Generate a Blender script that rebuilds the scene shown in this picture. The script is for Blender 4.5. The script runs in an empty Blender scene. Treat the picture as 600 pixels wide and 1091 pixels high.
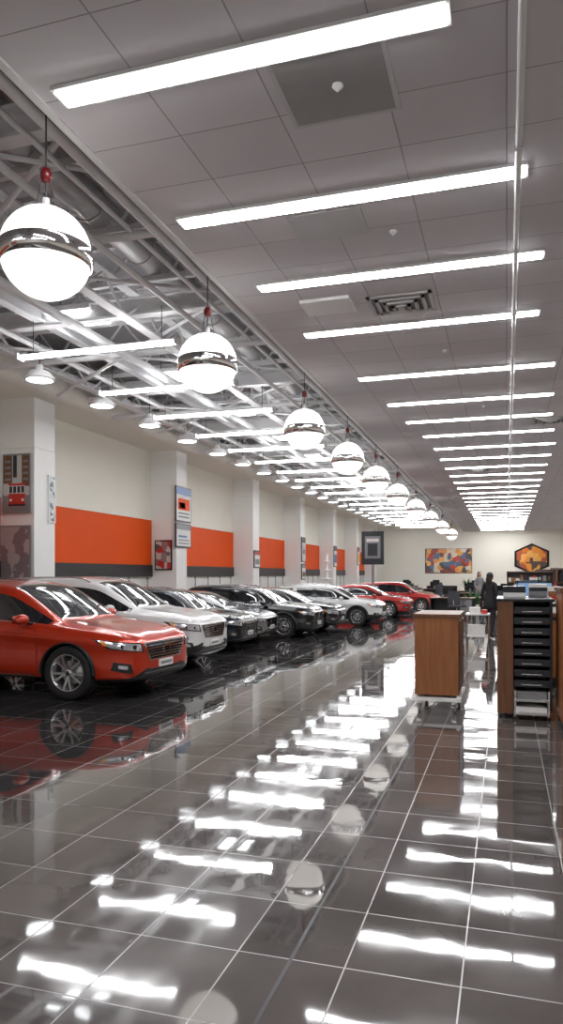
import bpy, bmesh, math, random
import numpy as np
from mathutils import Vector, Matrix, Euler
from mathutils.bvhtree import BVHTree
random.seed(7)
S = bpy.context.scene
COL = S.collection

# ------------------------------------------------------------------ materials
def pmat(name, color, rough=0.5, metal=0.0, emis=None, es=0.0, coat=0.0, var=0.06, vscale=4.0, bump=0.0, spec=0.5):
    m = bpy.data.materials.new(name); m.use_nodes = True
    nt = m.node_tree; b = nt.nodes['Principled BSDF']
    tc = nt.nodes.new('ShaderNodeTexCoord'); nz = nt.nodes.new('ShaderNodeTexNoise')
    nz.inputs['Scale'].default_value = vscale; nz.inputs['Detail'].default_value = 3
    nt.links.new(tc.outputs['Object'], nz.inputs['Vector'])
    mix = nt.nodes.new('ShaderNodeMix'); mix.data_type = 'RGBA'
    c = color
    mix.inputs[6].default_value = (c[0]*(1-var), c[1]*(1-var), c[2]*(1-var), 1)
    mix.inputs[7].default_value = (min(1, c[0]*(1+var)), min(1, c[1]*(1+var)), min(1, c[2]*(1+var)), 1)
    nt.links.new(nz.outputs['Fac'], mix.inputs[0])
    nt.links.new(mix.outputs[2], b.inputs['Base Color'])
    b.inputs['Roughness'].default_value = rough
    b.inputs['Metallic'].default_value = metal
    b.inputs['Coat Weight'].default_value = coat
    b.inputs['Coat Roughness'].default_value = 0.03
    b.inputs['Specular IOR Level'].default_value = spec
    if emis:
        b.inputs['Emission Color'].default_value = (*emis, 1)
        b.inputs['Emission Strength'].default_value = es
    return m

def wood_mat(name, c1, c2, rough=0.35):
    m = bpy.data.materials.new(name); m.use_nodes = True
    nt = m.node_tree; b = nt.nodes['Principled BSDF']
    tc = nt.nodes.new('ShaderNodeTexCoord'); mp = nt.nodes.new('ShaderNodeMapping')
    mp.inputs['Scale'].default_value = (14, 14, 1.2)
    nz = nt.nodes.new('ShaderNodeTexNoise'); nz.inputs['Scale'].default_value = 2; nz.inputs['Detail'].default_value = 6
    cr = nt.nodes.new('ShaderNodeValToRGB')
    cr.color_ramp.elements[0].color = (*c1, 1); cr.color_ramp.elements[1].color = (*c2, 1)
    cr.color_ramp.elements[0].position = .3; cr.color_ramp.elements[1].position = .7
    nt.links.new(tc.outputs['Object'], mp.inputs[0]); nt.links.new(mp.outputs[0], nz.inputs[0])
    nt.links.new(nz.outputs['Fac'], cr.inputs[0]); nt.links.new(cr.outputs[0], b.inputs['Base Color'])
    b.inputs['Roughness'].default_value = rough
    return m

def poster_mat(name, cols, scale=3.0, kind='voronoi'):
    m = bpy.data.materials.new(name); m.use_nodes = True
    nt = m.node_tree; b = nt.nodes['Principled BSDF']
    tc = nt.nodes.new('ShaderNodeTexCoord')
    if kind == 'voronoi':
        t = nt.nodes.new('ShaderNodeTexVoronoi'); t.inputs['Scale'].default_value = scale; t.distance = 'CHEBYCHEV'
        sx = nt.nodes.new('ShaderNodeSeparateColor'); nt.links.new(t.outputs['Color'], sx.inputs[0]); out = sx.outputs[0]
    else:
        t = nt.nodes.new('ShaderNodeTexNoise'); t.inputs['Scale'].default_value = scale; t.inputs['Detail'].default_value = 4; out = t.outputs['Fac']
    nt.links.new(tc.outputs['Object'], t.inputs['Vector'])
    cr = nt.nodes.new('ShaderNodeValToRGB'); cr.color_ramp.interpolation = 'CONSTANT'
    n = len(cols)
    while len(cr.color_ramp.elements) < n: cr.color_ramp.elements.new(.5)
    for i, c in enumerate(cols):
        p = i/n if kind == 'voronoi' else .3+.4*i/n
        cr.color_ramp.elements[i].position = 0 if i == 0 else p
        cr.color_ramp.elements[i].color = (*c, 1)
    nt.links.new(out, cr.inputs[0]); nt.links.new(cr.outputs[0], b.inputs['Base Color'])
    b.inputs['Roughness'].default_value = .35
    return m

LK = 3.0   # lamp strength factor
M = {}
M['wall'] = pmat('cream_wall_paint', (.88, .84, .75), .7, var=.03, vscale=.7)
M['pillar'] = pmat('pillar_paint', (.90, .89, .87), .55, var=.02, vscale=1)
M['soffit'] = pmat('soffit_paint', (.86, .82, .74), .6, var=.03)
M['orange'] = pmat('orange_panel', (.80, .085, .002), .6, var=.05, vscale=2, spec=.25)
M['darkband'] = pmat('dark_ledge', (.02, .018, .022), .4)
M['deck'] = pmat('roof_deck', (.46, .45, .47), .8, var=.12, vscale=.6)
M['steel'] = pmat('painted_steel', (.78, .78, .79), .45, var=.08, vscale=1.5)
M['duct'] = pmat('duct_metal', (.55, .54, .54), .35, metal=.4)
M['whitem'] = pmat('white_metal', (.8, .8, .8), .35)
M['chrome'] = pmat('chrome', (.8, .8, .82), .08, metal=1.0, var=.02)
M['silver'] = pmat('alloy_silver', (.62, .62, .64), .22, metal=.9, var=.03)
M['black'] = pmat('black_plastic', (.012, .012, .013), .45)
M['gloss_black'] = pmat('gloss_black', (.008, .008, .01), .08)
M['tyre'] = pmat('tyre_rubber', (.012, .012, .013), .75)
M['glass'] = pmat('car_glass', (.012, .014, .018), .03, spec=.8, coat=.6)
M['lens'] = pmat('headlight_lens', (.55, .56, .6), .08, metal=.6, coat=1)
M['redlens'] = pmat('tail_lens', (.5, .01, .01), .1, coat=1)
M['amber'] = pmat('amber_lens', (.9, .3, .03), .15, coat=1)
M['plate'] = pmat('number_plate', (.75, .75, .75), .4)
M['redcap'] = pmat('red_canopy', (.15, .003, .006), .35)
M['strip'] = pmat('strip_light_glow', (.9, .9, .9), .5, emis=(.98, .985, 1), es=12*LK)
M['strip2'] = pmat('tube_light_glow', (.9, .9, .9), .5, emis=(.98, .99, 1), es=10*LK)
M['panelglow'] = pmat('panel_light_glow', (.9, .9, .9), .5, emis=(.95, .98, 1), es=2.5*LK)
M['globe'] = pmat('globe_glass_glow', (.85, .85, .83), .3, emis=(1, .96, .89), es=.45*LK)
M['wood'] = wood_mat('oak_veneer', (.25, .085, .028), (.34, .13, .045))
M['wood2'] = wood_mat('walnut_veneer', (.12, .048, .02), (.19, .078, .033))
M['darkpanel'] = pmat('dark_laminate', (.015, .017, .023), .35)
M['grey'] = pmat('grey_plastic', (.22, .22, .23), .45)
M['paper'] = pmat('paper_white', (.75, .74, .72), .6)
M['redbox'] = pmat('red_box', (.5, .025, .015), .4)
M['bluebox'] = pmat('blue_box', (.05, .13, .35), .4)
M['yellow'] = pmat('yellow_label', (.85, .5, .05), .5)
M['screen'] = pmat('monitor_screen', (.02, .02, .03), .1, emis=(.3, .5, .8), es=.6)
M['cable'] = pmat('cable_dark', (.05, .05, .05), .5)
M['skin'] = pmat('skin', (.5, .27, .18), .5)
M['hair'] = pmat('dark_hair', (.015, .01, .008), .5)
M['coat'] = pmat('black_coat', (.012, .012, .015), .8)
M['jeans'] = pmat('dark_trousers', (.02, .02, .03), .85)
M['leaf'] = pmat('leaf_green', (.04, .13, .03), .5, var=.3)
M['fabric'] = pmat('chair_fabric', (.05, .05, .06), .8)
M['post_tram'] = poster_mat('poster_tram', [(.5, .03, .03), (.35, .33, .3), (.1, .1, .11), (.6, .55, .5), (.25, .2, .2)], 5)
M['post_grey'] = poster_mat('poster_portrait', [(.30, .28, .29), (.38, .35, .36), (.20, .17, .18), (.42, .37, .37)], 1.2, 'noise')
M['post_b'] = poster_mat('poster_text', [(.7, .72, .72), (.15, .2, .25), (.75, .75, .75), (.6, .6, .6)], 10)
M['mural'] = poster_mat('mural_print', [(.6, .05, .03), (.75, .3, .08), (.1, .15, .25), (.7, .6, .45), (.35, .06, .04), (.08, .07, .07), (.8, .4, .1), (.2, .05, .04)], 2.6)
M['mural2'] = poster_mat('emblem_print', [(.85, .3, .03), (.1, .06, .05), (.9, .45, .1), (.5, .1, .03), (.8, .2, .02)], 1.8)

def paint(name, c, metal=.35, rough=.3):
    return pmat(name, c, rough, metal=metal, coat=1.0, var=.03, vscale=2)
P_RED = paint('paint_orange_red', (.52, .028, .004), .35, .28)
P_WHITE = paint('paint_white', (.70, .70, .70), 0, .35)
P_BLACK = paint('paint_black', (.006, .007, .009), .2, .2)
P_NAVY = paint('paint_dark_blue', (.008, .013, .023), .3, .25)
P_SILVER = paint('paint_silver', (.34, .35, .36), .8, .3)
P_RED2 = paint('paint_red', (.42, .010, .008), .2, .3)

# ------------------------------------------------------------------ mesh builder
class MB:
    def __init__(s): s.v = []; s.f = []; s.mi = []; s.sm = []; s.mats = []
    def m(s, mat):
        if mat not in s.mats: s.mats.append(mat)
        return s.mats.index(mat)
    def add(s, vs, fs, mat, smooth=False, T=None):
        o = len(s.v); k = s.m(mat)
        for p in vs:
            p = Vector(p)
            if T is not None: p = T @ p
            s.v.append(p)
        for f in fs:
            s.f.append([i+o for i in f]); s.mi.append(k); s.sm.append(smooth)
    def box(s, lo, hi, mat, T=None):
        x0, y0, z0 = lo; x1, y1, z1 = hi
        vs = [(x0,y0,z0),(x1,y0,z0),(x1,y1,z0),(x0,y1,z0),(x0,y0,z1),(x1,y0,z1),(x1,y1,z1),(x0,y1,z1)]
        s.add(vs, [(0,3,2,1),(4,5,6,7),(0,1,5,4),(1,2,6,5),(2,3,7,6),(3,0,4,7)], mat, False, T)
    def cyl(s, p0, p1, r, mat, n=10, r2=None, smooth=True, T=None):
        p0 = Vector(p0); p1 = Vector(p1); d = (p1-p0).normalized()
        a = d.orthogonal().normalized(); b = d.cross(a); r2 = r if r2 is None else r2
        vs = []
        for p, rr in ((p0, r), (p1, r2)):
            for i in range(n):
                t = 2*math.pi*i/n; vs.append(p+(a*math.cos(t)+b*math.sin(t))*rr)
        fs = [(i, (i+1) % n, n+(i+1) % n, n+i) for i in range(n)]
        s.add(vs, fs, mat, smooth, T)
        s.add(vs, [tuple(reversed(range(n))), tuple(range(n, 2*n))], mat, False, T)
    def lathe(s, prof, mat, n=24, T=None, axis='Z', smooth=True, a0=0, a1=2*math.pi):
        full = abs(a1-a0-2*math.pi) < 1e-6
        k = n if full else n+1
        vs = []
        for (r, h) in prof:
            for i in range(k):
                t = a0+(a1-a0)*i/n
                if axis == 'Z': vs.append((r*math.cos(t), r*math.sin(t), h))
                else: vs.append((r*math.cos(t), h, r*math.sin(t)))
        fs = []
        for j in range(len(prof)-1):
            for i in range(n):
                i2 = (i+1) % k
                fs.append((j*k+i, j*k+i2, (j+1)*k+i2, (j+1)*k+i))
        s.add(vs, fs, mat, smooth, T)
    def ell(s, c, r, mat, n=16, m=10, T=None):
        prof = [(max(1e-4, math.sin(math.pi*i/m)), -math.cos(math.pi*i/m)) for i in range(m+1)]
        TT = Matrix.Translation(c) @ Matrix.Diagonal((r[0], r[1], r[2], 1))
        if T is not None: TT = T @ TT
        s.lathe(prof, mat, n, TT)
    def mesh(s, name):
        me = bpy.data.meshes.new(name)
        me.from_pydata([tuple(v) for v in s.v], [], s.f)
        for mt in s.mats: me.materials.append(mt)
        me.polygons.foreach_set('material_index', s.mi)
        me.polygons.foreach_set('use_smooth', s.sm)
        me.update(); return me
    def obj(s, name, loc=(0, 0, 0), rz=0, parent=None, bevel=0):
        o = bpy.data.objects.new(name, s.mesh(name)); COL.objects.link(o)
        o.location = loc; o.rotation_euler[2] = rz
        if parent: o.parent = parent
        if bevel:
            b = o.modifiers.new('bevel', 'BEVEL'); b.width = bevel; b.segments = 2; b.limit_method = 'ANGLE'
        return o

# ------------------------------------------------------------------ camera
TH = math.atan(240/775)
cam = bpy.data.cameras.new('camera'); co = bpy.data.objects.new('camera', cam); COL.objects.link(co)
co.location = (0, 0, 1.6); co.rotation_euler = (math.pi/2, 0, TH)
cam.sensor_width = 36; cam.lens = 775/1091*36; cam.shift_y = 66.5/1091
cam.clip_end = 300; cam.clip_start = .05
S.camera = co

# ------------------------------------------------------------------ floor
def floor_mat():
    m = bpy.data.materials.new('polished_tile_floor'); m.use_nodes = True
    nt = m.node_tree; N = nt.nodes; L = nt.links; b = N['Principled BSDF']
    tc = N.new('ShaderNodeTexCoord'); mp = N.new('ShaderNodeMapping'); mp.inputs['Location'].default_value = (.17, .1, 0)
    L.new(tc.outputs['Object'], mp.inputs[0])
    br = N.new('ShaderNodeTexBrick'); br.offset = 0; br.squash = 1
    br.inputs['Scale'].default_value = 1; br.inputs['Brick Width'].default_value = .46; br.inputs['Row Height'].default_value = .5
    br.inputs['Mortar Size'].default_value = .0038; br.inputs['Mortar Smooth'].default_value = .2
    br.inputs['Color1'].default_value = (.075, .066, .062, 1); br.inputs['Color2'].default_value = (.115, .101, .096, 1)
    br.inputs['Mortar'].default_value = (.24, .23, .23, 1)
    L.new(mp.outputs[0], br.inputs['Vector'])
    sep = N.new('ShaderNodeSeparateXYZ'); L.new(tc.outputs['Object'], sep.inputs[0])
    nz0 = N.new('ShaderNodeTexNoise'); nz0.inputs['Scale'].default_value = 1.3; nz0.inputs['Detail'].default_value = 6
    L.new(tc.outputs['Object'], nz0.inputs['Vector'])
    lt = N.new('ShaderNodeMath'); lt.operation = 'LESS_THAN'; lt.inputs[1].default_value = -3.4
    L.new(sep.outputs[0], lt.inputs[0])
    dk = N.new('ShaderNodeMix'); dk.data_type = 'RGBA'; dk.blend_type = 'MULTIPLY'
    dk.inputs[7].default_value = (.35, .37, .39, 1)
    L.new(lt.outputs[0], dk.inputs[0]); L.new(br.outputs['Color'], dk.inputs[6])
    mt = N.new('ShaderNodeMix'); mt.data_type = 'RGBA'; mt.blend_type = 'OVERLAY'; mt.inputs[0].default_value = .6
    L.new(dk.outputs[2], mt.inputs[6]); L.new(nz0.outputs['Fac'], mt.inputs[7])
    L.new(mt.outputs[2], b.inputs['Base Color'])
    mr = N.new('ShaderNodeMapRange'); mr.inputs[1].default_value = .3; mr.inputs[2].default_value = .7
    mr.inputs[3].default_value = .015; mr.inputs[4].default_value = .07
    L.new(nz0.outputs['Fac'], mr.inputs[0])
    ad = N.new('ShaderNodeMath'); ad.operation = 'MULTIPLY_ADD'; ad.inputs[1].default_value = .25
    L.new(br.outputs['Fac'], ad.inputs[0]); L.new(mr.outputs[0], ad.inputs[2]); L.new(ad.outputs[0], b.inputs['Roughness'])
    b.inputs['IOR'].default_value = 2.1
    nz = N.new('ShaderNodeTexNoise'); nz.inputs['Scale'].default_value = 2.2; nz.inputs['Detail'].default_value = 2
    L.new(tc.outputs['Object'], nz.inputs['Vector'])
    b1 = N.new('ShaderNodeBump'); b1.inputs['Strength'].default_value = .075; b1.inputs['Distance'].default_value = .02
    L.new(nz.outputs['Fac'], b1.inputs['Height'])
    b2 = N.new('ShaderNodeBump'); b2.invert = True; b2.inputs['Strength'].default_value = .3; b2.inputs['Distance'].default_value = .003
    L.new(br.outputs['Fac'], b2.inputs['Height']); L.new(b1.outputs[0], b2.inputs['Normal'])
    L.new(b2.outputs[0], b.inputs['Normal'])
    return m

def ceil_mat():
    m = bpy.data.materials.new('ceiling_tiles'); m.use_nodes = True
    nt = m.node_tree; N = nt.nodes; L = nt.links; b = N['Principled BSDF']
    tc = N.new('ShaderNodeTexCoord')
    br = N.new('ShaderNodeTexBrick'); br.offset = 0; br.squash = 1
    br.inputs['Scale'].default_value = 1; br.inputs['Brick Width'].default_value = .9; br.inputs['Row Height'].default_value = .72
    br.inputs['Mortar Size'].default_value = .007; br.inputs['Mortar Smooth'].default_value = .3
    br.inputs['Color1'].default_value = (.64, .61, .64, 1); br.inputs['Color2'].default_value = (.70, .67, .695, 1)
    br.inputs['Mortar'].default_value = (.36, .34, .36, 1)
    L.new(tc.outputs['Object'], br.inputs['Vector']); L.new(br.outputs['Color'], b.inputs['Base Color'])
    b.inputs['Roughness'].default_value = .75
    bp = N.new('ShaderNodeBump'); bp.invert = True; bp.inputs['Strength'].default_value = .4; bp.inputs['Distance'].default_value = .01
    L.new(br.outputs['Fac'], bp.inputs['Height']); L.new(bp.outputs[0], b.inputs['Normal'])
    return m
M['floor'] = floor_mat(); M['ceil'] = ceil_mat()

Y0, Y1 = -7.0, 66.0
XL, XR = -12.0, 5.0
HC = 5.4; K = 3.8; ZD = 7.4; PT = .85
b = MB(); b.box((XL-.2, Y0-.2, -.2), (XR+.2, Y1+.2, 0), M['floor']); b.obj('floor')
b = MB(); b.box((-.865, Y0, 0), (-.85, Y1, .001), M['darkband']); b.obj('trim_1')
b = MB(); b.box((XL-.2, Y0-.2, 0), (XL, Y1+.2, ZD), M['wall']); b.obj('wall_left')
b = MB(); b.box((XR, Y0-.2, 0), (XR+.2, Y1+.2, ZD), M['wall']); b.obj('wall_right')
b = MB(); b.box((XL, Y1, 0), (XR, Y1+.2, ZD), M['wall']); b.obj('wall_back')
b = MB(); b.box((XL, Y0-.2, 0), (XR, Y0, ZD), M['wall']); b.obj('wall_front')
b = MB(); b.box((XL-.2, Y0-.2, ZD), (XR+.2, Y1+.2, ZD+.2), M['deck']); b.obj('ceiling_deck')
b = MB(); b.box((-3.55, Y0, HC), (XR, Y1, HC+.12), M['ceil'])
b.box((-3.62, Y0, HC-.02), (-3.55, Y1, HC+.4), M['whitem']); b.obj('ceiling')
b = MB(); b.box((XL, Y0, 0), (XL+.03, Y1, .14), M['darkband']); b.obj('baseboard_left')
b = MB(); b.box((XR-.03, Y0, 0), (XR, Y1, .14), M['darkband']); b.obj('baseboard_right')
b = MB(); b.box((XL, Y1-.03, 0), (XR, Y1, .14), M['darkband']); b.obj('baseboard_back')

b = MB(); prof = [(XL, 5.92)]
for i in range(9):
    t = -math.pi/2+math.pi*i/8
    prof.append((-10.75+.3*math.cos(t), 6.25+.33*math.sin(t)))
prof.append((XL, 6.62))
n = len(prof); vs = [(x, Y0, z) for x, z in prof]+[(x, Y1, z) for x, z in prof]
b.add(vs, [(i, i+1, n+i+1, n+i) for i in range(n-1)], M['soffit'], True)
b.obj('trim_2')

PY = [8.0*i for i in range(-1, 9)]
for y in PY:
    b = MB()
    b.box((XL, y-PT, 0), (-11.0, y, 5.95), M['pillar'])
    b.box((XL, y-PT-.03, 0), (-10.97, y+.03, .18), M['darkband'])
    b.box((XL, y-PT-.02, 4.7), (-10.985, y+.015, 4.72), M['soffit'])
    b.obj('pillar', bevel=.01)
for i in range(len(PY)-1):
    a = PY[i]+.0; c = PY[i+1]-PT
    b = MB()
    b.box((XL, a+.02, 1.93), (XL+.06, c-.05, 3.5), M['orange'])
    b.box((XL, a+.02, 1.52), (XL+.10, c-.05, 1.93), M['darkband'])
    b.box((XL, a+.02, 3.5), (XL+.08, c-.05, 3.55), M['soffit'])
    b.obj('orange_wall_panel')
    b = MB()
    b.box((XL, a+.3, .3), (XL+.03, c-.3, 1.45), M['paper'])
    for q in range(0, 6):
        yy = a+.3+(c-a-.6)*q/5
        b.box((XL, yy-.03, .3), (XL+.05, yy+.03, 1.5), M['grey'])
    b.obj('window_%d' % (i+1))

def poster(name, lo, hi, axis, mat, frame=M['gloss_black'], th=.04, fw=.04):
    b = MB(); x0, y0, z0 = lo; x1, y1, z1 = hi
    if axis == 'x':
        b.box((x0, y0, z0), (x0+th, y1, z1), frame)
        b.box((x0+th, y0+fw, z0+fw), (x0+th+.006, y1-fw, z1-fw), mat)
    else:
        b.box((x0, y0-th, z0), (x1, y0, z1), frame)
        b.box((x0+fw, y0-th-.006, z0+fw), (x1-fw, y0-th, z1-fw), mat)
    return b.obj(name)
def tram_picture(name, lo, hi):
    b = MB(); x0, y, z0 = lo; x1, _, z1 = hi; w = x1-x0; h = z1-z0
    b.box((x0, y-.04, z0), (x1, y, z1), M['grey'])
    def r(u0, v0, u1, v1, mt, k):
        b.box((x0+w*u0, y-.04-.002*k, z0+h*v0), (x0+w*u1, y-.04, z0+h*v1), mt)
    r(.03, .03, .97, .97, M['duct'], 1)
    r(.03, .03, .97, .3, M['grey'], 2)
    r(.03, .5, .35, .97, M['wood2'], 2); r(.7, .45, .97, .97, M['wood2'], 2); r(.38, .6, .52, .97, M['darkpanel'], 2)
    for i in range(4): r(.08, .55+.1*i, .3, .59+.1*i, M['grey'], 3); r(.75, .55+.1*i, .93, .59+.1*i, M['grey'], 3)
    r(.22, .14, .82, .5, M['redbox'], 4); r(.22, .33, .82, .46, M['paper'], 5)
    for i in range(4): r(.25+.145*i, .34, .36+.145*i, .45, M['darkpanel'], 6)
    r(.22, .12, .82, .15, M['black'], 6); r(.26, .2, .34, .24, M['paper'], 6); r(.7, .2, .78, .24, M['paper'], 6)
    b.obj(name)
yf = 16-PT-.04
tram_picture('tram_picture', (-11.85, yf, 3.1), (-11.06, yf, 4.55))
poster('portrait_poster', (-11.95, yf, 1.3), (-11.05, yf, 2.8), 'y', M['post_grey'], frame=M['grey'])
poster('notice_sign', (-11.0, 15.68, 2.9), (0, 15.97, 4.1), 'x', M['post_b'], frame=M['whitem'])
def info_sign(y0, y1, z0, z1, header, blocks):
    b = MB(); x = -11.0
    b.box((x, y0, z0), (x+.05, y1, z1), M['darkpanel'])
    b.box((x+.05, y0+.05, z0+.05), (x+.056, y1-.05, z1-.05), M['paper'])
    h = z1-z0
    b.box((x+.056, y0+.05, z1-.05-h*.2), (x+.06, y1-.05, z1-.05), header)
    for (u0, v0, u1, v1, mt) in blocks:
        b.box((x+.056, y0+(y1-y0)*u0, z0+h*v0), (x+.061, y0+(y1-y0)*u1, z0+h*v1), mt)
    b.obj('wall_sign')
info_sign(23.0, 24.25, 3.45, 4.7, M['bluebox'], [(.12, .34, .88, .66, M['orange']), (.2, .38, .6, .55, M['redbox']), (.15, .12, .85, .17, M['grey']), (.15, .22, .85, .27, M['grey'])])
info_sign(23.0, 24.25, 2.55, 3.4, M['grey'], [(.15, .15, .85, .2, M['grey']), (.15, .28, .85, .33, M['grey']), (.15, .42, .7, .5, M['bluebox'])])
poster('framed_poster', (-11.8, 24-PT-.04, 1.75), (-11.15, 24-PT-.04, 2.8), 'y', M['post_tram'])
info_sign(31.2, 32, 1.9, 2.7, M['redbox'], [(.15, .2, .85, .5, M['grey'])])
info_sign(39.2, 40, 2.3, 3.7, M['darkpanel'], [(.1, .3, .9, .7, M['duct']), (.3, .35, .8, .5, M['redbox'])])
info_sign(39.2, 40, 1.3, 2.2, M['grey'], [(.15, .2, .85, .5, M['wood2'])])
info_sign(47.2, 48, 2.1, 3.5, M['darkpanel'], [(.1, .2, .9, .6, M['bluebox'])])
info_sign(55.2, 56, 2.3, 3.7, M['redbox'], [(.1, .2, .9, .6, M['yellow'])])
poster('wall_mural', (-6.97, Y1, 1.7), (-2.9, Y1, 3.9), 'y', M['mural'])
b = MB(); cx, cz = 2.05, 2.95
for rr, yy, mt in ((1.55, Y1-.06, M['gloss_black']), (1.35, Y1-.09, M['mural2'])):
    vs = []
    for q in (yy, Y1):
        for i in range(6):
            t = math.pi*i/3+math.pi/6
            vs.append((cx+rr*1.05*math.cos(t), q, cz+.85*rr*math.sin(t)))
    b.add(vs, [(0, 1, 2, 3, 4, 5)]+[(i, (i+1) % 6, 6+(i+1) % 6, 6+i) for i in range(6)], mt)
b.obj('wall_emblem')

# ------------------------------------------------------------------ open roof structure
b = MB()
y = Y0+1; k = 0
while y < Y1-.3:
    for z in (6.55, 7.2):
        b.box((XL, y-.045, z-.045), (-3.64, y+.045, z+.045), M['steel'])
    x = XL; up = False
    while x < -3.8:
        x2 = min(x+.55, -3.65)
        b.cyl((x, y, 7.2 if up else 6.55), (x2, y, 6.55 if up else 7.2), .025, M['steel'], 6)
        x = x2; up = not up
    if k % 3 == 1:
        b.box((XL+.1, y+.55, 6.2), (-3.9, y+.75, 6.24), M['steel']); b.box((XL+.1, y+.63, 6.24), (-3.9, y+.67, 6.5), M['steel']); b.box((XL+.1, y+.55, 6.5), (-3.9, y+.75, 6.54), M['steel'])
    y += 1.7; k += 1
b.obj('roof_joists')
b = MB()
for x, z, h in ((-3.8, 6.3, .18), (-6.3, 6.05, .5), (-8.3, 6.3, .18), (-9.6, 6.05, .45)):
    b.box((x-.1, Y0, z-.02), (x+.1, Y1, z+.02), M['steel'])
    b.box((x-.1, Y0, z+h-.02), (x+.1, Y1, z+h+.02), M['steel'])
    if h < .3: b.box((x-.02, Y0, z), (x+.02, Y1, z+h), M['steel'])
    else:
        y = Y0; up = False
        while y < Y1-.7:
            b.cyl((x, y, z+h if up else z), (x, y+.7, z if up else z+h), .028, M['steel'], 6)
            y += .7; up = not up
b.obj('roof_girders')
b = MB()
for x, z, r in ((-4.3, 6.0, .06), (-4.75, 6.15, .035), (-5.15, 5.95, .045), (-7.2, 5.95, .08), (-7.5, 6.1, .04), (-8.8, 6.05, .05), (-10.0, 6.35, .06), (-5.6, 6.3, .03)):
    b.cyl((x, Y0+.01, z), (x, Y1-.01, z), r, M['steel'], 10)
for y in [1, 4.5, 8.2, 12.9, 18, 24, 31, 39, 48]:
    b.cyl((XL+.3, y, 5.98), (-3.95, y+.5, 6.12), .06, M['steel'], 8)
    b.cyl((-10.3, y+2.2, 5.9), (-4.4, y-1.6, 6.25), .035, M['steel'], 8)
    b.cyl((-9.3, y-1.0, 6.0), (-4.2, y+3.0, 6.2), .03, M['steel'], 8)
b.obj('ceiling_pipes')
b = MB()
b.cyl((-5.65, Y0+.05, 6.85), (-5.65, Y1-.05, 6.85), .25, M['duct'], 20)
yy = Y0+1
while yy < Y1-1:
    b.cyl((-5.65, yy, 6.85), (-5.65, yy+.05, 6.85), .265, M['duct'], 20); yy += 1.5
b.obj('air_duct')
for i in range(2, 15):
    b = MB()
    y = 3.1+4.2*i
    b.box((-8.2, y, 6.42), (-7.2, y+.9, 6.5), M['whitem'])
    b.box((-8.15, y+.05, 6.41), (-7.25, y+.85, 6.42), M['panelglow'])
    for dx in (-8.1, -7.3):
        b.cyl((dx, y+.45, 6.5), (dx, y+.45, ZD), .008, M['cable'], 5)
    b.obj('ceiling_light_panel')

ys = [11.4, 14.2, 16.8, 19.4, 22, 24.6, 27.2, 29.8, 32.4, 35, 38, 41, 44, 47, 50, 53, 56, 59, 62]
for i, y in enumerate([-3, .5]+ys):  # first two are unseen tube fixtures, added only for extra lighting
    b = MB()
    x0, x1 = -8.6, -5.4
    b.box((x0, y-.04, 5.6), (x1, y+.04, 5.64), M['whitem'])
    b.cyl((x0+.03, y-.05, 5.59), (x1-.03, y-.05, 5.59), .024, M['strip2'], 8)
    b.cyl((x0+.03, y+.05, 5.59), (x1-.03, y+.05, 5.59), .024, M['strip2'], 8)
    for x in (x0, x1): b.box((x-.03, y-.1, 5.55), (x+.03, y+.1, 5.66), M['whitem'])
    for x in (x0+.3, x1-.3): b.cyl((x, y, 5.64), (x, y, 6.25), .007, M['cable'], 5)
    b.obj('hanging_tube_light')
for i in range(20):
    y = 12.5+2.35*i
    b = MB()
    b.lathe([(.26, -.01), (.30, 0), (.31, .03), (.2, .16), (.08, .2), (.07, .3), (.001, .3)], M['whitem'], 20)
    b.lathe([(.001, 0), (.26, -.005)], M['panelglow'], 20)
    b.cyl((0, 0, .3), (0, 0, .9), .01, M['cable'], 5)
    b.obj('high_bay_lamp', loc=(-8.95, y, 5.5))

SY = [(5.0, -3.4, -.36), (7.17, -3.37, .19), (9.1, -3.14, .43), (11.1, -3.06, .46), (13.9, -2.75, .84), (16.2, -2.55, .95), (18.2, -2.4, 1.05), (20.2, -2.2, 1.2)]
yy = 22.3
while yy < 65: SY.append((yy, -2.1, 1.35)); yy += 2.1
SY += [(2.6, -3.4, 0), (.3, -3.4, 0), (-2.2, -3.4, 0), (-4.8, -3.4, 0)]
for y, x0, x1 in SY:
    b = MB()
    b.box((x0, y-.12, HC-.03), (x1, y+.12, HC), M['whitem'])
    b.box((x0+.03, y-.09, HC-.04), (x1-.03, y+.09, HC-.03), M['strip'])
    b.obj('ceiling_strip_light')

GL = [(-3.83, 5.44), (-3.78, 8.9), (-3.72, 13.5), (-3.66, 17.2), (-3.66, 21.2), (-3.66, 25.6), (-3.66, 31), (-3.66, 37), (-3.66, 44), (-3.66, 52)]
def arc(r, a0, a1, n):
    return [(max(1e-4, r*math.cos(a0+(a1-a0)*i/n)), r*math.sin(a0+(a1-a0)*i/n)) for i in range(n+1)]
gb = MB(); R = .39
gb.lathe(arc(R, -math.pi/2, math.pi/2, 28), M['globe'], 48)
gb.lathe([(R*.955, -.115), (R+.004, -.10), (R+.013, -.05), (R+.015, -.015), (R+.013, .015), (R+.006, .04), (R*.975, .05)], M['chrome'], 48)
gb.lathe([(.001, R+.10), (.03, R+.09), (.035, R+.02), (.08, R-.02)], M['whitem'], 20)
gb.cyl((0, 0, R+.08), (0, 0, .62), .008, M['cable'], 6)
gb.lathe([(.001, .62), (.035, .625), (.048, .66), (.048, .70), (.03, .74), (.001, .75)], M['redcap'], 20)
for a in range(3):
    t = a*2.094
    gb.cyl((.045*math.cos(t), .045*math.sin(t), .63), (.09*math.cos(t), .09*math.sin(t), R-.01), .004, M['cable'], 5)
gb.cyl((0, 0, .74), (0, 0, 1.93), .007, M['cable'], 6)
gme = gb.mesh('globe_pendant_lamp')
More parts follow.
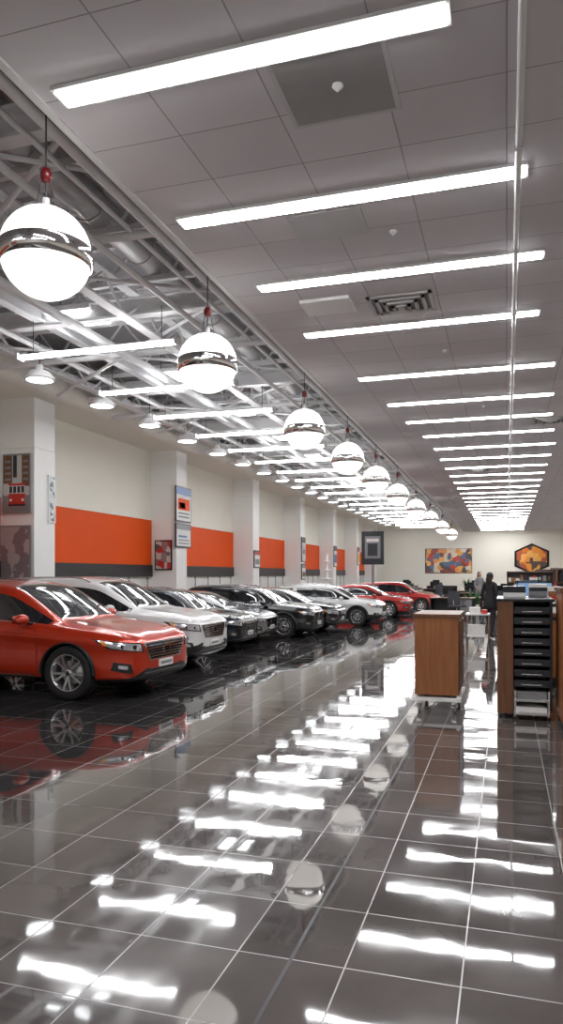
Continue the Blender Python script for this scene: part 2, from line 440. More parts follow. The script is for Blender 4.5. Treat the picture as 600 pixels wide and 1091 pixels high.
for x, y in GL:
    o = bpy.data.objects.new('globe_pendant_lamp', gme); COL.objects.link(o); o.location = (x, y, 4.39)

M['tiledark'] = pmat('grey_tile', (.36, .35, .35), .6)
b = MB(); b.box((-1.72, 5.1, HC-.012), (-.82, 5.95, HC), M['duct']); b.box((-1.68, 5.14, HC-.016), (-.86, 5.91, HC-.012), M['tiledark']); b.obj('ceiling_access_panel')
b = MB(); b.box((-2.25, 7.4, HC-.01), (-1.45, 8.0, HC), M['duct']); b.obj('ceiling_access_panel')
b = MB(); b.box((-2.75, 9.7, HC-.05), (-2.05, 10.25, HC), M['whitem']); b.obj('ceiling_speaker_panel', bevel=.01)
def diffuser(x, y, s=1.0):
    b = MB()
    for i in range(4):
        w = (.42-.1*i)*s; z = HC-.02-.02*i
        for (a, c, d, e) in ((-w, -w*.8, w, -w*.8+.05), (-w, w*.8-.05, w, w*.8), (-w, -w*.8, -w+.05, w*.8), (w-.05, -w*.8, w, w*.8)):
            b.box((x+a, y+c, z-.012), (x+d, y+e, z+.012), M['duct'])
    b.box((x-.4*s, y-.32*s, HC-.006), (x+.4*s, y+.32*s, HC), M['grey'])
    b.box((x-.05, y-.05, HC-.09), (x+.05, y+.05, HC), M['duct'])
    b.obj('ceiling_air_diffuser')
diffuser(-1.4, 10.2, 1.05); diffuser(1.0, 19.0, .9); diffuser(-1.0, 27.2, 1); diffuser(.6, 33.4)
for x, y in ((-1.25, 5.5), (-1.2, 8.05), (-1.0, 12.6), (-.5, 17)):
    b = MB(); b.lathe([(.04, 0), (.044, -.012), (.03, -.03), (.010, -.035), (.010, -.05), (.001, -.052)], M['whitem'], 16)
    b.obj('ceiling_sprinkler', loc=(x, y, HC-(.016 if y < 6 else 0)))
b = MB(); b.cyl((.1, Y0+.01, HC-.09), (.1, Y1-.01, HC-.09), .03, M['steel'], 10)
yy = Y0+1
while yy < Y1: b.box((.06, yy, HC-.12), (.14, yy+.04, HC), M['steel']); yy += 2.1
b.obj('ceiling_conduit')

# ------------------------------------------------------------------ cars
def wheel_mesh():
    b = MB()
    b.lathe([(.238, -.09), (.30, -.108), (.345, -.1), (.36, -.075), (.362, 0), (.36, .075), (.345, .1), (.30, .108), (.238, .09)], M['tyre'], 40, axis='Y')
    b.lathe([(.238, .09), (.252, .1), (.240, .092), (.222, .06), (.215, -.05), (.22, -.09)], M['silver'], 40, axis='Y')
    b.lathe([(.22, -.03), (.001, -.03)], M['black'], 30, axis='Y')
    b.lathe([(.16, -.01), (.155, .0), (.001, .0)], M['duct'], 30, axis='Y')
    b.lathe([(.001, .082), (.035, .08), (.058, .07), (.06, .03)], M['silver'], 24, axis='Y')
    b.lathe([(.001, .086), (.024, .085), (.026, .08)], M['gloss_black'], 16, axis='Y')
    for k in range(5):
        for s in (-1, 1):
            a0 = 2*math.pi*k/5; a1 = a0+s*.24
            p0 = (.04*math.cos(a0), .04*math.sin(a0)); p1 = (.238*math.cos(a1), .238*math.sin(a1))
            d = Vector((p1[0]-p0[0], p1[1]-p0[1])).normalized(); nn = Vector((-d.y, d.x))
            vs = []
            for (p, w, yo, yi) in ((p0, .024, .074, .03), (p1, .02, .092, .04)):
                for q, yy in ((-w, yi), (-w*.7, yo), (w*.7, yo), (w, yi)):
                    vs.append((p[0]+nn.x*q, yy, p[1]+nn.y*q))
            b.add(vs, [(0, 1, 5, 4), (1, 2, 6, 5), (2, 3, 7, 6), (3, 0, 4, 7)], M['silver'])
    me = b.mesh('wheel')
    bm = bmesh.new(); bm.from_mesh(me); bmesh.ops.recalc_face_normals(bm, faces=bm.faces); bm.to_mesh(me); bm.free()
    return me
WHEEL = wheel_mesh()

def car_type(kind):
    suv = kind != 'sedan'
    ip = lambda tab: (lambda x: float(np.interp(-x, [-a for a, _ in tab], [v for _, v in tab])))
    W = ip([(0, .58), (-.03, .70), (-.09, .79), (-.2, .845), (-.4, .885), (-.7, .91), (-1.2, .92), (-2.4, .925), (-3.6, .92), (-4.1, .895), (-4.4, .85), (-4.55, .78), (-4.62, .64)])
    zb = ip([(0, .33), (-.03, .27), (-.1, .235), (-.3, .22), (-.6, .22), (-3.9, .22), (-4.3, .26), (-4.55, .33), (-4.62, .42)])
    if suv:
        hz = .04 if kind == 'crossover' else 0
        zs = ip([(0, .73-hz), (-.03, .79-hz), (-.1, .84-hz), (-.25, .89-hz), (-.5, .93-hz), (-1.0, .965-hz*.7), (-1.5, .985), (-3, 1.03), (-4.2, 1.06), (-4.5, 1.05), (-4.62, .95)])
        zh = ip([(0, .76-hz), (-.03, .83-hz), (-.1, .895-hz), (-.25, .955-hz), (-.5, 1.0-hz), (-1.0, 1.05-hz), (-1.3, 1.08-hz*.5), (-3, 1.1), (-4.2, 1.1), (-4.5, 1.08), (-4.62, .98)])
        zr = ip([(-1.3, 1.52), (-2.0, 1.55), (-2.6, 1.60), (-3.4, 1.595), (-4.2, 1.54), (-4.6, 1.5)])
        cc = ip([(-1.22, 0), (-1.95, .93), (-2.15, 1), (-4.1, 1), (-4.2, .95), (-4.52, .08), (-4.58, 0)])
        xs = [0, -.03, -.1, -.22, -.4, -.65, -.95, -1.15, -1.25, -1.42, -1.65, -1.88, -2.02, -2.3, -2.60, -2.70, -3.05, -3.44, -3.52, -3.8, -4.08, -4.18, -4.3, -4.42, -4.5, -4.57, -4.62]
        wind = (-1.25, -2.02); rear = (-4.18, -4.5)
        side = [(-1.42, -2.60), (-2.70, -3.44), (-3.52, -4.08)]; bp = (-2.60, -2.70)
    else:
        zs = ip([(0, .66), (-.03, .72), (-.1, .77), (-.25, .82), (-.5, .87), (-1.0, .91), (-1.5, .93), (-3, .96), (-4.2, 1.0), (-4.5, .98), (-4.62, .88)])
        zh = ip([(0, .69), (-.03, .76), (-.1, .82), (-.25, .87), (-.5, .92), (-1.0, .98), (-1.2, 1.0), (-3, 1.02), (-3.9, 1.05), (-4.5, 1.06), (-4.62, .94)])
        zr = ip([(-1.3, 1.38), (-2.0, 1.42), (-2.5, 1.46), (-3.1, 1.43), (-3.4, 1.38), (-4.6, 1.3)])
        cc = ip([(-1.15, 0), (-2.0, .95), (-2.2, 1), (-3.1, 1), (-3.3, .9), (-3.98, .05), (-4.1, 0)])
        xs = [0, -.03, -.1, -.22, -.4, -.65, -.95, -1.08, -1.18, -1.4, -1.65, -1.9, -2.05, -2.3, -2.58, -2.68, -3.0, -3.25, -3.45, -3.7, -3.98, -4.15, -4.35, -4.5, -4.57, -4.62]
        wind = (-1.18, -2.05); rear = (-3.25, -3.98)
        side = [(-1.4, -2.58), (-2.68, -3.45)]; bp = (-2.58, -2.68)
    rings = []
    for x in xs:
        w, B, s_, h, r, c = W(x), zb(x), zs(x), zh(x), zr(x), cc(x)
        half = [(0, B), (.8*w, B), (.965*w, B+.07), (1.0*w, B+.33*(s_-B)), (.965*w, B+.60*(s_-B)), (1.0*w, B+.84*(s_-B)), (.955*w, s_)]
        hood = [(.88*w, s_+.45*(h-s_)), (.80*w, s_+.62*(h-s_)), (.70*w, s_+.98*(h-s_)), (.38*w, h-.012), (0, h-.005)]
        cab = [(.905*w, s_+.035), (.765*w, r-.075), (.68*w, r-.012), (.37*w, r+.012), (0, r+.018)]
        cx = max(0, min(1, c*8))
        for i in range(5):
            cci = cx if i == 0 else c
            half.append((hood[i][0]*(1-cci)+cab[i][0]*cci, hood[i][1]*(1-cci)+cab[i][1]*cci))
        ring = []
        for j, (yy, zz) in enumerate(half):
            dx = 0
            if j >= 8 and -2.4 < x < -.9:
                g = math.sin(math.pi*(x+.9)/-1.5); dx = .10*g*(1-(yy/max(w, .01))**2)
            if j >= 8 and x < -4.1 and suv: dx = -.04*(1-(yy/w)**2)
            ring.append((x+dx, yy, zz))
        n = len(half)
        full = ring+[(p[0], -p[1], p[2]) for p in ring[n-2:0:-1]]
        rings.append(full)
    n = len(rings[0])
    bm = bmesh.new()
    V = [[bm.verts.new(p) for p in r] for r in rings]
    def inr(a, c, rg): return a <= rg[0]+1e-4 and c >= rg[1]-1e-4
    for i in range(len(xs)-1):
        a, c = xs[i], xs[i+1]
        for k in range(n):
            f = bm.faces.new((V[i][k], V[i][(k+1) % n], V[i+1][(k+1) % n], V[i+1][k]))
            j = min(k, n-1-k); mi = 0
            if j <= 1: mi = 1
            elif j == 2 and kind == 'suv': mi = 1
            elif j == 7:
                if any(inr(a, c, sd) for sd in side): mi = 2
                elif inr(a, c, bp) or inr(a, c, (wind[0], side[0][0])): mi = 3
            elif j >= 9 and (inr(a, c, wind) or inr(a, c, rear)): mi = 2
            f.material_index = mi; f.smooth = True
    bm.faces.new(V[0]).material_index = 0
    bm.faces.new(list(reversed(V[-1]))).material_index = 0
    bmesh.ops.recalc_face_normals(bm, faces=bm.faces)
    cl = bm.edges.layers.float.new('crease_edge')
    for i in range(len(xs)-1):
        for k, cv in ((7, .5), (5, .5), (2, .4), (9, .35)):
            if k == 9 and xs[i] < -1.2: continue
            for kk in (k, n-k):
                e = bm.edges.get((V[i][kk], V[i+1][kk]))
                if e: e[cl] = cv
    me = bpy.data.meshes.new('tmp'); bm.to_mesh(me); bm.free()
    for mt in (P_RED, M['black'], M['glass'], M['gloss_black']): me.materials.append(mt)
    o = bpy.data.objects.new('tmp', me); COL.objects.link(o)
    sd = o.modifiers.new('s', 'SUBSURF'); sd.levels = 2; sd.render_levels = 2
    cb = MB()
    XW = (-.92, -3.62)
    for xw in XW:
        for s in (-1, 1):
            ya, yb = sorted((s*.60, s*1.3))
            cb.lathe([(.0005, ya), (.405, ya), (.405, yb), (.0005, yb)], M['black'], 40, T=Matrix.Translation((xw, 0, .36)), axis='Y', smooth=False)
    cm = cb.mesh('cut'); cm.materials.clear()
    for mt in (P_RED, M['black'], M['glass'], M['gloss_black']): cm.materials.append(mt)
    for p in cm.polygons: p.material_index = 1
    b2 = bmesh.new(); b2.from_mesh(cm); bmesh.ops.remove_doubles(b2, verts=b2.verts, dist=.002); bmesh.ops.recalc_face_normals(b2, faces=b2.faces); b2.to_mesh(cm); b2.free()
    cu = bpy.data.objects.new('cut', cm); COL.objects.link(cu)
    bo = o.modifiers.new('b', 'BOOLEAN'); bo.operation = 'DIFFERENCE'; bo.object = cu; bo.solver = 'EXACT'
    bpy.context.view_layer.update()
    dg = bpy.context.evaluated_depsgraph_get()
    body = bpy.data.meshes.new_from_object(o.evaluated_get(dg))
    bpy.data.objects.remove(o); bpy.data.objects.remove(cu)
    for p in body.polygons: p.use_smooth = True
    body.set_sharp_from_angle(angle=math.radians(35))
    bvh = BVHTree.FromPolygons([v.co.copy() for v in body.vertices], [tuple(p.vertices) for p in body.polygons])
    D = MB()
    def grid(fn, nu, nv, mat, off, sk=.02):
        pts = []
        for a in range(nu+1):
            for c in range(nv+1):
                og, d = fn(a/nu, c/nv)
                hit = bvh.ray_cast(Vector(og), Vector(d))
                if hit[0] is None: return
                pts.append((hit[0]-Vector(d)*off, Vector(d)))
        vs = [p for p, _ in pts]; k = nv+1
        fs = [(a*k+c, a*k+c+1, (a+1)*k+c+1, (a+1)*k+c) for a in range(nu) for c in range(nv)]
        D.add(vs, fs, mat, True)
        bd = [a*k for a in range(nu+1)]+[nu*k+c for c in range(1, k)]+[a*k+nv for a in range(nu-1, -1, -1)]+[c for c in range(nv-1, 0, -1)]
        v2 = [pts[i][0] for i in bd]+[pts[i][0]+pts[i][1]*sk for i in bd]; m_ = len(bd)
        D.add(v2, [(i, (i+1) % m_, m_+(i+1) % m_, m_+i) for i in range(m_)], mat, False)
    def cyl_patch(corners, mat, off=.006, nu=10, nv=3, rear=False, sk=.02):
        (p0, z0), (p1, z1), (p2, z2), (p3, z3) = corners
        cx = -.9 if not rear else -3.75
        def fn(u, v):
            ph = math.radians((p0*(1-u)+p1*u)*(1-v)+(p3*(1-u)+p2*u)*v)
            z = (z0*(1-u)+z1*u)*(1-v)+(z3*(1-u)+z2*u)*v
            dv = Vector((math.cos(ph)*(-1 if rear else 1), math.sin(ph), 0))
            return Vector((cx, 0, z))+dv*3, -dv
        grid(fn, nu, nv, mat, off, sk)
    def lamp(ph, z, r, mat, h=.02, m2=None):
        ph = math.radians(ph); dv = Vector((math.cos(ph), math.sin(ph), 0))
        hit = bvh.ray_cast(Vector((-.9, 0, z))+dv*3, -dv)
        if hit[0] is None: return
        fw = Vector((1, 0, 0)) if abs(ph) < .9 else dv
        p = hit[0]+dv*.012
        D.cyl(p-fw*.02, p+fw*h, r, mat, 16)
        if m2: D.cyl(p+fw*(h-.002), p+fw*(h+.003), r*.7, m2, 16)
    def side_patch(x0, z0, x1, z1, sgn, mat, off=.004, nu=6, nv=2, skew=0, sk=.01):
        def fn(u, v):
            return (x0+(x1-x0)*u+skew*v, sgn*2.0, z0+(z1-z0)*v), (0, -sgn, 0)
        grid(fn, nu, nv, mat, off, sk)
    dz = -.035 if kind == 'crossover' else (0 if suv else -.09)
    cyl_patch([(-24, .55+dz), (24, .55+dz), (31, .80+dz), (-31, .80+dz)], M['chrome'], .010, 20, 5)
    cyl_patch([(-22.5, .568+dz), (22.5, .568+dz), (29, .785+dz), (-29, .785+dz)], M['gloss_black'], .014, 20, 5)
    for i in range(5):
        z = .60+dz+i*.037; a = 23.3+i*1.1
        cyl_patch([(-a, z), (a, z), (a, z+.009), (-a, z+.009)], M['chrome'], .020, 20, 1)
    cyl_patch([(-5, .64+dz), (5, .64+dz), (5, .735+dz), (-5, .735+dz)], M['chrome'], .030, 4, 3)
    cyl_patch([(-4, .652+dz), (4, .652+dz), (4, .722+dz), (-4, .722+dz)], M['gloss_black'], .033, 4, 3)
    cyl_patch([(-36, .31), (36, .31), (30, .40), (-30, .40)], M['black'], .010, 20, 3)
    cyl_patch([(-30, .35), (30, .35), (30, .358), (-30, .358)], M['silver'], .016, 16, 1)
    cyl_patch([(-11, .405), (11, .405), (11, .505), (-11, .505)], M['plate'], .02, 6, 2)
    cyl_patch([(-9, .435), (9, .435), (9, .475), (-9, .475)], M['grey'], .022, 6, 2)
    cyl_patch([(-40, .262), (40, .262), (40, .29), (-40, .29)], M['silver' if kind == 'suv' else 'black'], .012, 16, 2)
    for s in (-1, 1):
        hl = [(31*s, .675+dz), (56*s, .735+dz), (69*s, .865+dz), (33*s, .80+dz)]
        cyl_patch(hl, M['gloss_black'], .006, 16, 4)
        cyl_patch([(33*s, .69+dz), (55*s, .745+dz), (65*s, .853+dz), (34.5*s, .79+dz)], M['lens'], .010, 16, 4)
        lamp(39*s, .752+dz, .030, M['gloss_black'], .004, M['chrome'])
        lamp(47*s, .768+dz, .028, M['gloss_black'], .004, M['chrome'])
        cyl_patch([(57*s, .77+dz), (60*s, .78+dz), (63*s, .84+dz), (59*s, .835+dz)], M['amber'], .013, 3, 3)
        cyl_patch([(40*s, .37), (55*s, .42), (53*s, .53), (42*s, .50)], M['black'], .008, 6, 3)
        cyl_patch([(44*s, .43), (50*s, .445), (50*s, .49), (44*s, .475)], M['lens'], .014, 4, 3)
        cyl_patch([(32*s, .80), (64*s, .84), (64*s, .97), (32*s, .95)], M['redlens'], .01, 10, 3, rear=True)
        for xx in (-1.38, -2.65, -3.38 if not suv else -3.4):
            side_patch(xx, .34, xx-.008, .92 if not suv else .985, s, M['black'], .0015, 1, 10)
        side_patch(-1.38, .335, -3.3, .342, s, M['black'], .0015, 12, 1)
        for xx in (-2.42, -3.22):
            side_patch(xx, .845+(-.063 if not suv else 0), xx-.19, .875+(-.063 if not suv else 0), s, M['silver' if suv else 'chrome'], .03, 5, 1, sk=.025)
        side_patch(-1.45, .285, -3.15, .31, s, M['chrome'], .006, 12, 1)
        mz = 1.07+(0 if suv else -.09)
        T = Matrix.Translation((-1.52, s*1.02, mz)) @ Euler((0, 0, s*.12)).to_matrix().to_4x4()
        D.ell((0, 0, 0), (.075, .115, .075), 'PAINT', 14, 10, T)
        D.add([(-.05, -.09, -.05), (-.05, .09, -.05), (-.05, .09, .05), (-.05, -.09, .05)], [(0, 1, 2, 3)], M['chrome'], T=Matrix.Translation((-1.545, s*1.02, mz)))
        D.cyl((-1.5, s*.86, mz-.06), (-1.51, s*.98, mz-.03), .025, M['gloss_black'], 8)
        pts = []
        for i in range(19):
            x = -1.45+(side[-1][1]+1.45)*i/18
            hit = bvh.ray_cast(Vector((x, s*2, zs(x)+.032)), Vector((0, -s, 0)))
            if hit[0] is not None: pts.append(hit[0])
        for i in range(len(pts)-1): D.cyl(pts[i], pts[i+1], .009, M['chrome'], 6)
        if kind == 'suv':
            pts = []
            for i in range(13):
                x = -2.15-1.85*i/12
                hit = bvh.ray_cast(Vector((x, s*.63, 3)), Vector((0, 0, -1)))
                pts.append(hit[0]+Vector((0, 0, .045 if 0 < i < 12 else .0)))
            for i in range(12): D.cyl(pts[i], pts[i+1], .014, M['silver'], 8)
        for xw in XW:
            T = Matrix.Translation((xw, 0, .36))
            ya, yb = (.84, .935) if xw > -2 else (.84, .93)
            if kind == 'suv':
                D.lathe([(.40, s*ya), (.40, s*yb), (.415, s*(yb+.006)), (.455, s*(yb-.005)), (.465, s*ya)], M['black'], 30, T=T, axis='Y', a0=-.15, a1=math.pi+.15)
            else:
                D.lathe([(.395, s*ya), (.395, s*(yb-.015)), (.405, s*(yb-.008)), (.415, s*(yb-.015)), (.42, s*ya)], M['black'], 30, T=T, axis='Y', a0=-.05, a1=math.pi+.05)
    for (ya, yb) in ((-.45, .05), (.1, .6)):
        p = []
        for i in range(5):
            t = i/4; hit = bvh.ray_cast(Vector((-1.22-.16*t-.05, ya+(yb-ya)*t, 3)), Vector((0, 0, -1)))
            p.append(hit[0]+Vector((0, 0, .012)))
        for i in range(4): D.cyl(p[i], p[i+1], .008, M['black'], 6)
    return body, D
TYPES = {k: car_type(k) for k in ('suv', 'crossover', 'sedan')}
cache = {}
def car(kind, x, y, paintm, rz=0, zs=1.0, sc=1.0):
    name = {'suv': 'suv_car', 'crossover': 'hatchback_car', 'sedan': 'sedan_car'}[kind]
    body, D = TYPES[kind]
    e = bpy.data.objects.new(name, None); COL.objects.link(e)
    e.location = (x, y, 0); e.rotation_euler[2] = rz; e.scale = (sc, sc, sc*zs)
    key = (kind, paintm.name)
    if key not in cache:
        bm_ = body.copy(); bm_.materials[0] = paintm
        D2 = MB(); D2.v = D.v; D2.f = D.f; D2.mi = D.mi; D2.sm = D.sm
        D2.mats = [paintm if m_ == 'PAINT' else m_ for m_ in D.mats]
        cache[key] = (bm_, D2.mesh('car_details'))
    for nm, me in zip(('body', 'details'), cache[key]):
        o = bpy.data.objects.new(nm, me); COL.objects.link(o); o.parent = e
    i = 1
    for xw in (-.92, -3.62):
        for s in (-1, 1):
            o = bpy.data.objects.new('wheel_%d' % i, WHEEL); COL.objects.link(o); o.parent = e
            o.location = (xw, s*.80, .362); o.rotation_euler = (0, .3*i, 0 if s > 0 else math.pi); i += 1
    return e
hw = .925
car('crossover', -4.38, 7.95+hw, P_RED, rz=-.05, zs=.95)
car('suv', -4.82, 10.75+hw*.96, P_WHITE, rz=-.02, sc=.96)
def small(kind, x, ynear, p, sc=.82, **k): car(kind, x, ynear+hw*sc, p, sc=sc, **k)
small('crossover', -5.2, 13.8, P_NAVY)
small('sedan', -5.3, 15.6, P_SILVER)
small('suv', -4.6, 17.4, P_BLACK)
small('sedan', -4.4, 19.25, P_BLACK, .84)
small('suv', -3.7, 22.2, P_WHITE, .8)
small('sedan', -3.4, 26.8, P_RED2, .84)
small('crossover', -2.7, 31.0, P_RED2, .8)
small('sedan', -3.4, 35.5, P_BLACK, .84)

# ------------------------------------------------------------------ aisle cabinet on dolly
b = MB()
x0, x1, ya, yb = -1.03, -.53, 8.6, 9.5
b.box((x0, ya, .2), (x1, yb, 1.1), M['wood'])
b.box((x0-.015, ya-.015, 1.1), (x1+.015, yb+.015, 1.14), M['wood2'])
b.box((x1, ya+.04, .25), (x1+.012, ya+.43, 1.06), M['wood2']); b.box((x1, ya+.47, .25), (x1+.012, yb-.04, 1.06), M['wood2'])
for q in (ya+.39, ya+.51): b.cyl((x1+.03, q, .6), (x1+.03, q, .75), .008, M['chrome'], 8)
b.box((x0-.03, ya-.03, .13), (x1+.03, yb+.03, .17), M['whitem'])
for q in (x0, x1):
    b.box((q-.02, ya-.02, .17), (q+.02, ya+.02, .2), M['whitem'])
for qx in (x0+.05, x1-.05):
    for qy in (ya+.05, yb-.05):
        b.box((qx-.03, qy-.03, .09), (qx+.03, qy+.03, .14), M['chrome'])
        b.cyl((qx-.015, qy, .045), (qx+.015, qy, .045), .045, M['grey'], 16)
        b.box((qx-.025, qy-.01, .04), (qx-.018, qy+.01, .1), M['chrome']); b.box((qx+.018, qy-.01, .04), (qx+.025, qy+.01, .1), M['chrome'])
b.obj('wooden_cabinet_on_dolly', bevel=.004)

# ------------------------------------------------------------------ right display rack
b = MB()
b.box((-.10, 8.45, .06), (.07, 9.6, 1.3), M['wood2'])
b.box((-.11, 8.44, 1.3), (.5, 9.62, 1.33), M['darkpanel'])
b.box((.07, 9.5, .1), (.48, 9.6, 1.3), M['darkpanel'])
b.box((.45, 8.47, .1), (.48, 9.6, 1.3), M['darkpanel'])
for i in range(8):
    z = .36+i*.115
    b.box((.08, 8.46, z), (.45, 9.5, z+.015), M['gloss_black'])
    b.box((.08, 8.44, z), (.45, 8.46, z+.075), M['darkpanel'])
    b.box((.16, 8.43, z+.02), (.37, 8.44, z+.032), M['silver'])
    b.box((.1, 8.55, z+.015), (.42, 9.3, z+.05), M['grey'] if i % 3 == 0 else M['darkpanel'])
b.box((.08, 8.42, .2), (.45, 9.5, .23), M['silver']); b.box((.1, 8.46, .23), (.42, 9.2, .31), M['grey'])
b.box((.08, 8.38, .06), (.45, 9.5, .09), M['silver']); b.box((.1, 8.42, .09), (.42, 9.2, .14), M['paper'])
for qx in (.09, .44):
    for qy in (8.44, 9.45):
        b.box((qx-.012, qy-.012, .03), (qx+.012, qy+.012, .32), M['silver'])
        b.cyl((qx, qy, 0), (qx, qy, .03), .022, M['black'], 10)
for qy in (8.5, 9.5):
    b.cyl((-.02, qy, 0), (-.02, qy, .06), .025, M['black'], 10)
b.obj('document_tray_rack', bevel=.003)
b = MB()
b.box((.54, 7.95, .08), (1.5, 8.9, 1.42), M['wood'])
b.box((.52, 7.93, 1.42), (1.52, 8.92, 1.46), M['wood2'])
b.box((.56, 7.97, 0), (1.48, 8.88, .08), M['black'])
for i in range(3):
    b.box((.56+.31*i, 7.935, .12), (.85+.31*i, 7.95, 1.38), M['wood2'])
    b.cyl((.82+.31*i, 7.92, .7), (.82+.31*i, 7.92, .9), .008, M['chrome'], 8)
b.obj('wooden_storage_cabinet', bevel=.004)

def monitor(name, x, y, z, rz=0, w=.52):
    b = MB()
    b.box((-w/2, -.02, .12), (w/2, .02, .12+w*.6), M['gloss_black'])
    b.box((-w/2+.015, -.024, .135), (w/2-.015, -.02, .105+w*.6), M['screen'])
    b.box((-.03, .0, .02), (.03, .03, .2), M['grey']); b.box((-.12, -.08, 0), (.12, .1, .015), M['grey'])
    b.obj(name, loc=(x, y, z), rz=rz)
def stack(name, x, y, z, cols, w=.22, d=.28):
    b = MB(); zz = 0
    for i, c in enumerate(cols):
        h = .04+.05*random.random(); ox = random.uniform(-.02, .02)
        b.box((-w/2+ox, -d/2, zz), (w/2+ox, d/2, zz+h), M[c]); zz += h
    b.obj(name, loc=(x, y, z), bevel=.003)
stack('box_stack', .1, 9.0, 1.333, ['paper', 'darkpanel'], .25, .35)
stack('box_stack', .36, 9.3, 1.333, ['grey', 'darkpanel', 'paper'], .2, .3)

b = MB()
b.box((.12, 10.9, .1), (.85, 18.2, 1.0), M['darkpanel'])
b.box((.14, 10.95, 0), (.83, 18.15, .1), M['black'])
b.box((.07, 10.85, 1.0), (.9, 18.25, 1.05), M['wood2'])
for i in range(7): b.box((.11, 10.95+i*1.03, .15), (.12, 11.93+i*1.03, .95), M['wood'])
for i in range(2): b.box((.15+.35*i, 10.885, .15), (.47+.35*i, 10.9, .95), M['wood'])
b.obj('service_counter', bevel=.004)
monitor('computer_monitor', .4, 11.6, 1.052, .1); monitor('computer_monitor', .45, 13.6, 1.052, -.2); monitor('computer_monitor', .42, 15.9, 1.052, .2)
stack('box_stack', .3, 12.4, 1.052, ['redbox', 'paper', 'grey', 'darkpanel', 'wood', 'darkpanel']); stack('box_stack', .7, 11.2, 1.052, ['paper', 'darkpanel', 'paper', 'redbox', 'wood', 'paper'], .25)
stack('box_stack', .25, 14.6, 1.052, ['grey', 'redbox', 'paper', 'darkpanel', 'wood', 'paper', 'darkpanel']); stack('box_stack', .6, 17, 1.052, ['paper', 'grey', 'paper', 'redbox', 'grey', 'yellow', 'paper'])
def plant(name, x, y, z, s=1.0):
    b = MB()
    b.lathe([(.001, 0), (.10*s, 0), (.14*s, .22*s), (.15*s, .24*s), (.13*s, .24*s), (.12*s, .21*s), (.001, .21*s)], M['paper'], 20)
    for i in range(26):
        a = random.uniform(0, 6.28); el = random.uniform(.6, 1.4); ln = random.uniform(.3, .55)*s
        d = Vector((math.cos(a)*math.cos(el), math.sin(a)*math.cos(el), math.sin(el)))
        sd = d.cross(Vector((0, 0, 1))).normalized()*.035*s
        p0 = Vector((0, 0, .2*s)); p1 = p0+d*ln*.6; p2 = p0+d*ln+Vector((0, 0, -.03*s))
        b.add([p0, p1-sd, p2, p1+sd], [(0, 1, 2), (0, 2, 3)], M['leaf'])
    b.obj(name, loc=(x, y, z))
plant('potted_plant', .55, 12.9, 1.052, .8)
def shelf(name, x, y, w=1.0, h=1.9, d=.4, rz=0):
    b = MB()
    for q in (-w/2, w/2-.03): b.box((q, 0, 0), (q+.03, d, h), M['wood2'])
    b.box((-w/2, d-.02, 0), (w/2, d, h), M['grey'])
    nsh = 5
    for i in range(nsh+1):
        z = .08+i*(h-.1)/nsh
        b.box((-w/2, 0, z-.02), (w/2, d, z), M['wood2'])
        if i < nsh:
            xx = -w/2+.06
            while xx < w/2-.14:
                ww = random.uniform(.05, .12); hh = random.uniform(.12, .28)
                b.box((xx, .05, z), (xx+ww, d-.08, z+hh), M[random.choice(['redbox', 'paper', 'paper', 'grey', 'wood2', 'grey', 'darkpanel', 'wood'])]); xx += ww+random.uniform(.01, .06)
    b.obj(name, loc=(x, y, 0), rz=rz)
shelf('display_shelf', 1.5, 12.2, 1.0, 1.7); shelf('display_shelf', 1.9, 19.5, 1.4, 1.75); shelf('display_shelf', .7, 24, 1.4, 1.7)
shelf('display_shelf', 1.9, 30, 1.6, 1.8); shelf('display_shelf', 3.6, 48, 2.0, 2.0)
b = MB(); b.box((1.62, 21.8, 0), (2.1, 22.3, HC), M['darkpanel']); b.box((1.58, 21.76, 0), (2.14, 22.34, .2), M['black']); b.box((1.58, 21.76, HC-.15), (2.14, 22.34, HC), M['whitem']); b.obj('support_column')

b = MB()
b.box((-.85, 16.2, .72), (-.35, 16.8, .75), M['whitem']); b.box((-.83, 16.22, .25), (-.37, 16.78, .27), M['whitem'])
for qx in (-.83, -.37):
    for qy in (16.22, 16.78): b.cyl((qx, qy, 0), (qx, qy, .72), .015, M['chrome'], 8)
b.box((-.8, 16.3, .27), (-.45, 16.6, .5), M['paper']); b.box((-.78, 16.3, .75), (-.55, 16.6, .88), M['paper']); b.box((-.52, 16.35, .75), (-.4, 16.6, .83), M['redbox'])
b.obj('white_side_table')

def desk(x, y, rz=0):
    b = MB()
    b.box((-.8, -.4, .72), (.8, .4, .75), M['wood2'])
    b.box((-.78, -.38, 0), (-.74, .38, .72), M['darkpanel']); b.box((.74, -.38, 0), (.78, .38, .72), M['darkpanel'])
    b.box((-.74, .3, .2), (.74, .33, .72), M['darkpanel']); b.box((.3, -.36, .15), (.72, .3, .7), M['grey'])
    b.obj('office_desk', loc=(x, y, 0), rz=rz, bevel=.003)
    monitor('computer_monitor', x-.1, y, .752, rz+math.pi)
def chair(x, y, rz=0):
    b = MB()
    b.box((-.24, -.24, .43), (.24, .24, .5), M['fabric']); b.box((-.22, .2, .55), (.22, .26, 1.02), M['fabric'])
    b.cyl((0, .24, .48), (0, .26, .7), .02, M['chrome'], 8); b.cyl((0, 0, .1), (0, 0, .43), .025, M['chrome'], 10)
    for i in range(5):
        t = i*1.2566
        b.cyl((0, 0, .11), (.28*math.cos(t), .28*math.sin(t), .06), .018, M['black'], 8)
        b.cyl((.28*math.cos(t)-.01, .28*math.sin(t), .025), (.28*math.cos(t)+.01, .28*math.sin(t), .025), .025, M['black'], 10)
    for s in (-1, 1):
        b.cyl((s*.26, -.12, .66), (s*.26, .14, .66), .018, M['black'], 8); b.cyl((s*.25, .05, .46), (s*.26, .05, .66), .012, M['black'], 8)
    b.obj('office_chair', loc=(x, y, 0), rz=rz, bevel=.01)
